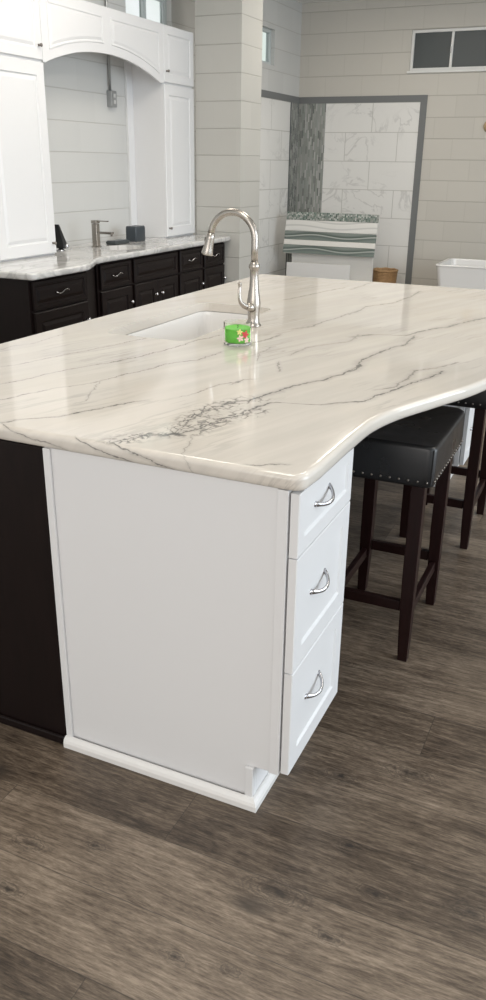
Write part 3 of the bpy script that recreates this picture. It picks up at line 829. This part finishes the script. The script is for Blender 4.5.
t = thing('counter_sign', 'small black angled panel on a chrome foot beside the left tall cabinet', 'sign', (-3.2, 3.50, .915))
bm = B()
vs = [(-3.24, 3.405, 1.10), (-3.24, 3.42, 1.10), (-3.24, 3.515, .935), (-3.24, 3.46, .935)]
lo = [bm.verts.new(v) for v in vs]; hi = [bm.verts.new((v[0]+.16, v[1], v[2])) for v in vs]
bm.faces.new(lo); bm.faces.new(hi)
for i in range(4): bm.faces.new((lo[i], lo[(i+1) % 4], hi[(i+1) % 4], hi[i]))
obj('panel', bm, M['black'], t, bevel=.002)
bm = lathe(B(), [(.032, 0), (.033, .006), (.02, .012), (.014, .02)], (-3.12, 3.475, .9152), 20); sphere(bm, (-3.08, 3.49, .95), .018)
obj('foot', bm, M['chrome'], t, smooth=True)

# tall cabinets
XT = -3.037
def tall(label, y0, y1, ky):
    t = thing('tall_cabinet', label, 'cabinet', ((XT+XL)/2, (y0+y1)/2, .915), 0, 'white tall cabinets on the vanity')
    obj('body', abox(XL+.002, XT, y0, y1, .9155, 2.502), M['white_paint'], t, bevel=.001)
    d = obj('tall_door', front(B(), XT+.0005, y0+.003, y1-.003, .925, 2.083, .02, 'raised', .075), M['white_paint'], t); knob(d, XT+.0205, ky, .992, .011, 'dark_nickel')
    d = obj('upper_door', front(B(), XT+.0005, y0+.003, y1-.003, 2.098, 2.499, .02, 'raised', .06), M['white_paint'], t); knob(d, XT+.0205, ky, 2.178, .011, 'dark_nickel')
    return t
tall('white tall cabinet at the left end of the vanity countertop', 2.70, 3.29, 3.25)
tr = tall('white tall cabinet on the vanity countertop beside the block pillar', 4.83, 5.335, 4.868)
obj('filler_strip', abox(XL+.001, XL+.02, 4.74, 4.8295, .9155, 2.50), M['white_paint'], tr, bevel=.001)
va = thing('arched_valance', 'white arched valance board bridging the two tall cabinets', 'valance', (XT, 4.06, 2.1))
Y0, Y1 = 3.2905, 4.8295
yc, hw = 4.04, .73
def arch(y, add=0): 
    t_ = max(-1, min(1, (y-yc)/hw)); return 2.088+add+.122*(1-abs(t_)**2.1)
pts = [(Y0, 2.499), (Y0, 2.088)]+[(yc-hw+2*hw*k/40, arch(yc-hw+2*hw*k/40)) for k in range(41)]+[(Y1, 2.088), (Y1, 2.499)]
obj('board', prism_x(B(), pts, XT, XT+.018), M['white_paint'], va, bevel=.002)
for a, b in ((3.36, 3.99), (4.09, 4.765)):
    n = 14
    P = [(b-.0, 2.44), (a, 2.44)]+[(a+(b-a)*k/n, arch(a+(b-a)*k/n, .06)) for k in range(n+1)]
    bm = B(); L = []
    for ins, dx in ((0, .0002), (.002, .005), (.010, .005), (.013, .001), (.018, .001), (.034, .006)):
        L.append([bm.verts.new((XT+.018+dx, y, z)) for y, z in inset_loop([(p[0], p[1]) for p in P], ins)])
    m = len(P)
    for c, d in zip(L, L[1:]):
        for i in range(m): bm.faces.new((c[i], c[(i+1) % m], d[(i+1) % m], d[i]))
    bm.faces.new(L[0]); bm.faces.new(L[-1])
    obj('raised_panel', bm, M['white_paint'], va)

# outlet box and conduit on the niche wall
oy, oz = 4.51, 1.96
t = thing('outlet_box', 'galvanised outlet box on the block wall behind the arch', 'outlet', (XL, oy, oz))
obj('box', abox(XL+.001, XL+.045, oy-.037, oy+.037, oz-.058, oz+.058), M['galvanised'], t, bevel=.004)
obj('cover_plate', abox(XL+.0455, XL+.048, oy-.034, oy+.034, oz-.054, oz+.054), M['galvanised'], t, bevel=.001)
for dz in (-.022, .022): obj('socket', abox(XL+.0485, XL+.052, oy-.014, oy+.014, oz+dz-.013, oz+dz+.013), M['grey_plate'], t, bevel=.003)
o = obj('conduit', tube(B(), [(XL+.02, oy-.012, oz+.06), (XL+.02, oy-.012, H-.002)], .010, 12, up=(1, 0, 0)), M['galvanised'], smooth=True, origin=(XL+.02, oy-.012, oz+.06))
tag(o, 'grey metal conduit running up the block wall from the outlet box', 'pipe')

# ------------------------------------------------------------------ far end
# sample display: upright base, tilted tile panel
t = thing('tile_display', 'leaning sample panel with green wave stripes in front of the tiled shower', 'display', (-2.45, 7.45, 0))
obj('base_board', abox(-2.90, -1.955, 7.45, 7.49, 0, .60), M['board_white'], t, bevel=.003)
def strip(name, z0, z1, mat, x0=-.525, x1=.525, th=.018, d=0):
    bm = abox(x0, x1, -th-d, -.0005-d, z0-(z0+z1)/2, z1-(z0+z1)/2)
    o = obj(name, bm, mat, t, bevel=.002, local=True)
    lean = math.radians(-13)
    zc = (z0+z1)/2-.59
    o.rotation_euler = (lean, 0, 0)
    o.location = (0, -.02-(-math.sin(-lean))*0+zc*math.sin(-lean)*1.0-.055, .59+zc*math.cos(lean))
    return o
strip('back_board', .585, 1.03, M['board_white'], th=.012, d=-.013)
strip('pebble_strip', .945, 1.028, M['pebble'])
strip('pale_wave_tile', .825, .943, M['wave_pale'])
strip('wave_stripe', .735, .823, M['wave_tile'])
strip('white_strip', .678, .733, M['board_white'])
strip('wave_stripe', .590, .676, M['wave_tile'])
o = obj('sample_board', abox(-2.87, -2.14, 7.22, 7.235, 0, .505), M['white_gloss'], bevel=.003)
tag(o, 'plain white sample board standing in front of the striped display panel', 'board')

# basket
bx, by = -1.925, 7.86
t = thing('wicker_basket', 'round brown wicker basket beside the striped display panel', 'basket', (bx, by, 0))
prof = []
nrow = 26
for k in range(nrow*2+1):
    z = .41*k/(nrow*2); r = .115+.03*(z/.41); prof.append((r+(.004 if k % 2 else -.002), z))
prof = [(.001, 0)]+prof+[(.128, .405), (.10, .01), (.001, .01)]
bm = lathe(B(), prof, (bx, by, 0), 40, cap=False)
obj('weave', bm, M['wicker'], t)
ringp = [(bx+.142*math.cos(2*PI*k/40), by+.142*math.sin(2*PI*k/40), .41+.003*math.sin(16*PI*k/40)) for k in range(41)]
obj('rim', tube(B(), ringp, .012, 8, cap=False), M['wicker'], t, smooth=True)

# bathtub
t = thing('freestanding_bathtub', 'white rectangular freestanding bathtub near the back wall', 'bathtub', (-.3, 7.3, 0))
bm = B(); L = []
for d, z in ((.09, 0), (.082, .01), (.04, .35), (.008, .585), (0, .59), (0, .602), (.004, .606), (.035, .606), (.04, .60), (.055, .5), (.10, .16), (.14, .12)):
    L.append([bm.verts.new((x, y, z)) for x, y in rrect(-1.175+d, .55-d, 6.93+d*.8, 7.62-d*.8, .05)])
m = len(L[0])
for a, b in zip(L, L[1:]):
    for i in range(m): bm.faces.new((a[i], a[(i+1) % m], b[(i+1) % m], b[i]))
bm.faces.new(L[0]); bm.faces.new(L[-1])
obj('tub_shell', bm, M['white_gloss'], t, smooth=False, bevel=.003)
obj('drain', lathe(B(), [(.001, 0), (.035, 0), (.035, .004), (.001, .005)], (-.3, 7.28, .1205), 20), M['chrome'], t)
obj('overflow', abox(-.34, -.26, 7.535, 7.54, .50, .53), M['chrome'], t)

o = obj('wall_knob', lathe(B(), [(.001, 0), (.05, 0), (.055, .01), (.045, .03), (.001, .035)], (0, 0, 0), 24), M['sconce_tan'], smooth=True, local=True)
o.rotation_euler = (PI/2, 0, 0); o.location = (-1.005, YB-.001, 1.90)
tag(o, 'round tan fitting mounted on the back wall right of the shower tile', 'fitting')

# ------------------------------------------------------------------ camera
cam = bpy.data.cameras.new('camera'); co = bpy.data.objects.new('camera', cam); COL.objects.link(co)
y, pt, r = (math.radians(CAMV[k]) for k in ('yaw', 'pitch', 'roll'))
fw = Vector((math.sin(y)*math.cos(pt), math.cos(y)*math.cos(pt), math.sin(pt)))
rt = Vector((math.cos(y), -math.sin(y), 0)); up = rt.cross(fw)
r2 = rt*math.cos(r)+up*math.sin(r); u2 = up*math.cos(r)-rt*math.sin(r)
co.matrix_world = Matrix(((r2.x, u2.x, -fw.x, CAMV['cx']), (r2.y, u2.y, -fw.y, CAMV['cy']), (r2.z, u2.z, -fw.z, CAMV['cz']), (0, 0, 0, 1)))
cam.sensor_fit = 'VERTICAL'; cam.sensor_height = 36; cam.sensor_width = 36
cam.lens = CAMV['f']*36/1000
cam.clip_start = .05; cam.clip_end = 100
bpy.context.scene.camera = co

# ------------------------------------------------------------------ light
def area(name, loc, aim, sx, sy, power, color):
    l = bpy.data.lights.new(name, 'AREA'); l.shape = 'RECTANGLE'; l.size = sx; l.size_y = sy; l.energy = power; l.color = color
    o = bpy.data.objects.new(name, l); COL.objects.link(o); o.location = loc
    o.rotation_euler = (Vector(aim)-Vector(loc)).to_track_quat('-Z', 'Y').to_euler()
    return o
area('storefront_daylight', (4.6, 1.8, 1.7), (0, 1.8, .9), 5.0, 2.4, 210, (.80, .90, 1.0))
area('entrance_daylight', (.3, -4.2, 2.0), (-.2, 0, .6), 4.5, 2.2, 80, (1.0, .92, .88))
for x, yy in ((-.6, .2), (-.6, 3.2), (-1.6, 6.2), (1.8, 3.2), (-2.0, 3.0)):
    area('ceiling_panel_light', (x, yy, H-.02), (x, yy, 0), .6, 1.2, 26, (1.0, .93, .83))

w = bpy.data.worlds.new('world'); bpy.context.scene.world = w; w.use_nodes = True
nt = w.node_tree; bg = nt.nodes['Background']
tc = nt.nodes.new('ShaderNodeTexCoord'); nz = nt.nodes.new('ShaderNodeTexNoise'); nz.inputs['Scale'].default_value = 9; nz.inputs['Detail'].default_value = 4
nt.links.new(tc.outputs['Generated'], nz.inputs['Vector'])
rp = nt.nodes.new('ShaderNodeValToRGB'); nt.links.new(nz.outputs['Fac'], rp.inputs[0])
rp.color_ramp.elements[0].position = .40; rp.color_ramp.elements[0].color = (.76, .82, .77, 1)
rp.color_ramp.elements[1].position = .62; rp.color_ramp.elements[1].color = (.96, .95, .97, 1)
nt.links.new(rp.outputs[0], bg.inputs[0]); bg.inputs[1].default_value = 1.05

sc = bpy.context.scene
sc.view_settings.view_transform = 'Standard'; sc.view_settings.look = 'None'
sc.view_settings.exposure = 0; sc.view_settings.gamma = 1; sc.view_settings.use_curve_mapping = False
sc.cycles.use_denoising = True
sc.cycles.max_bounces = 8; sc.cycles.sample_clamp_indirect = 4
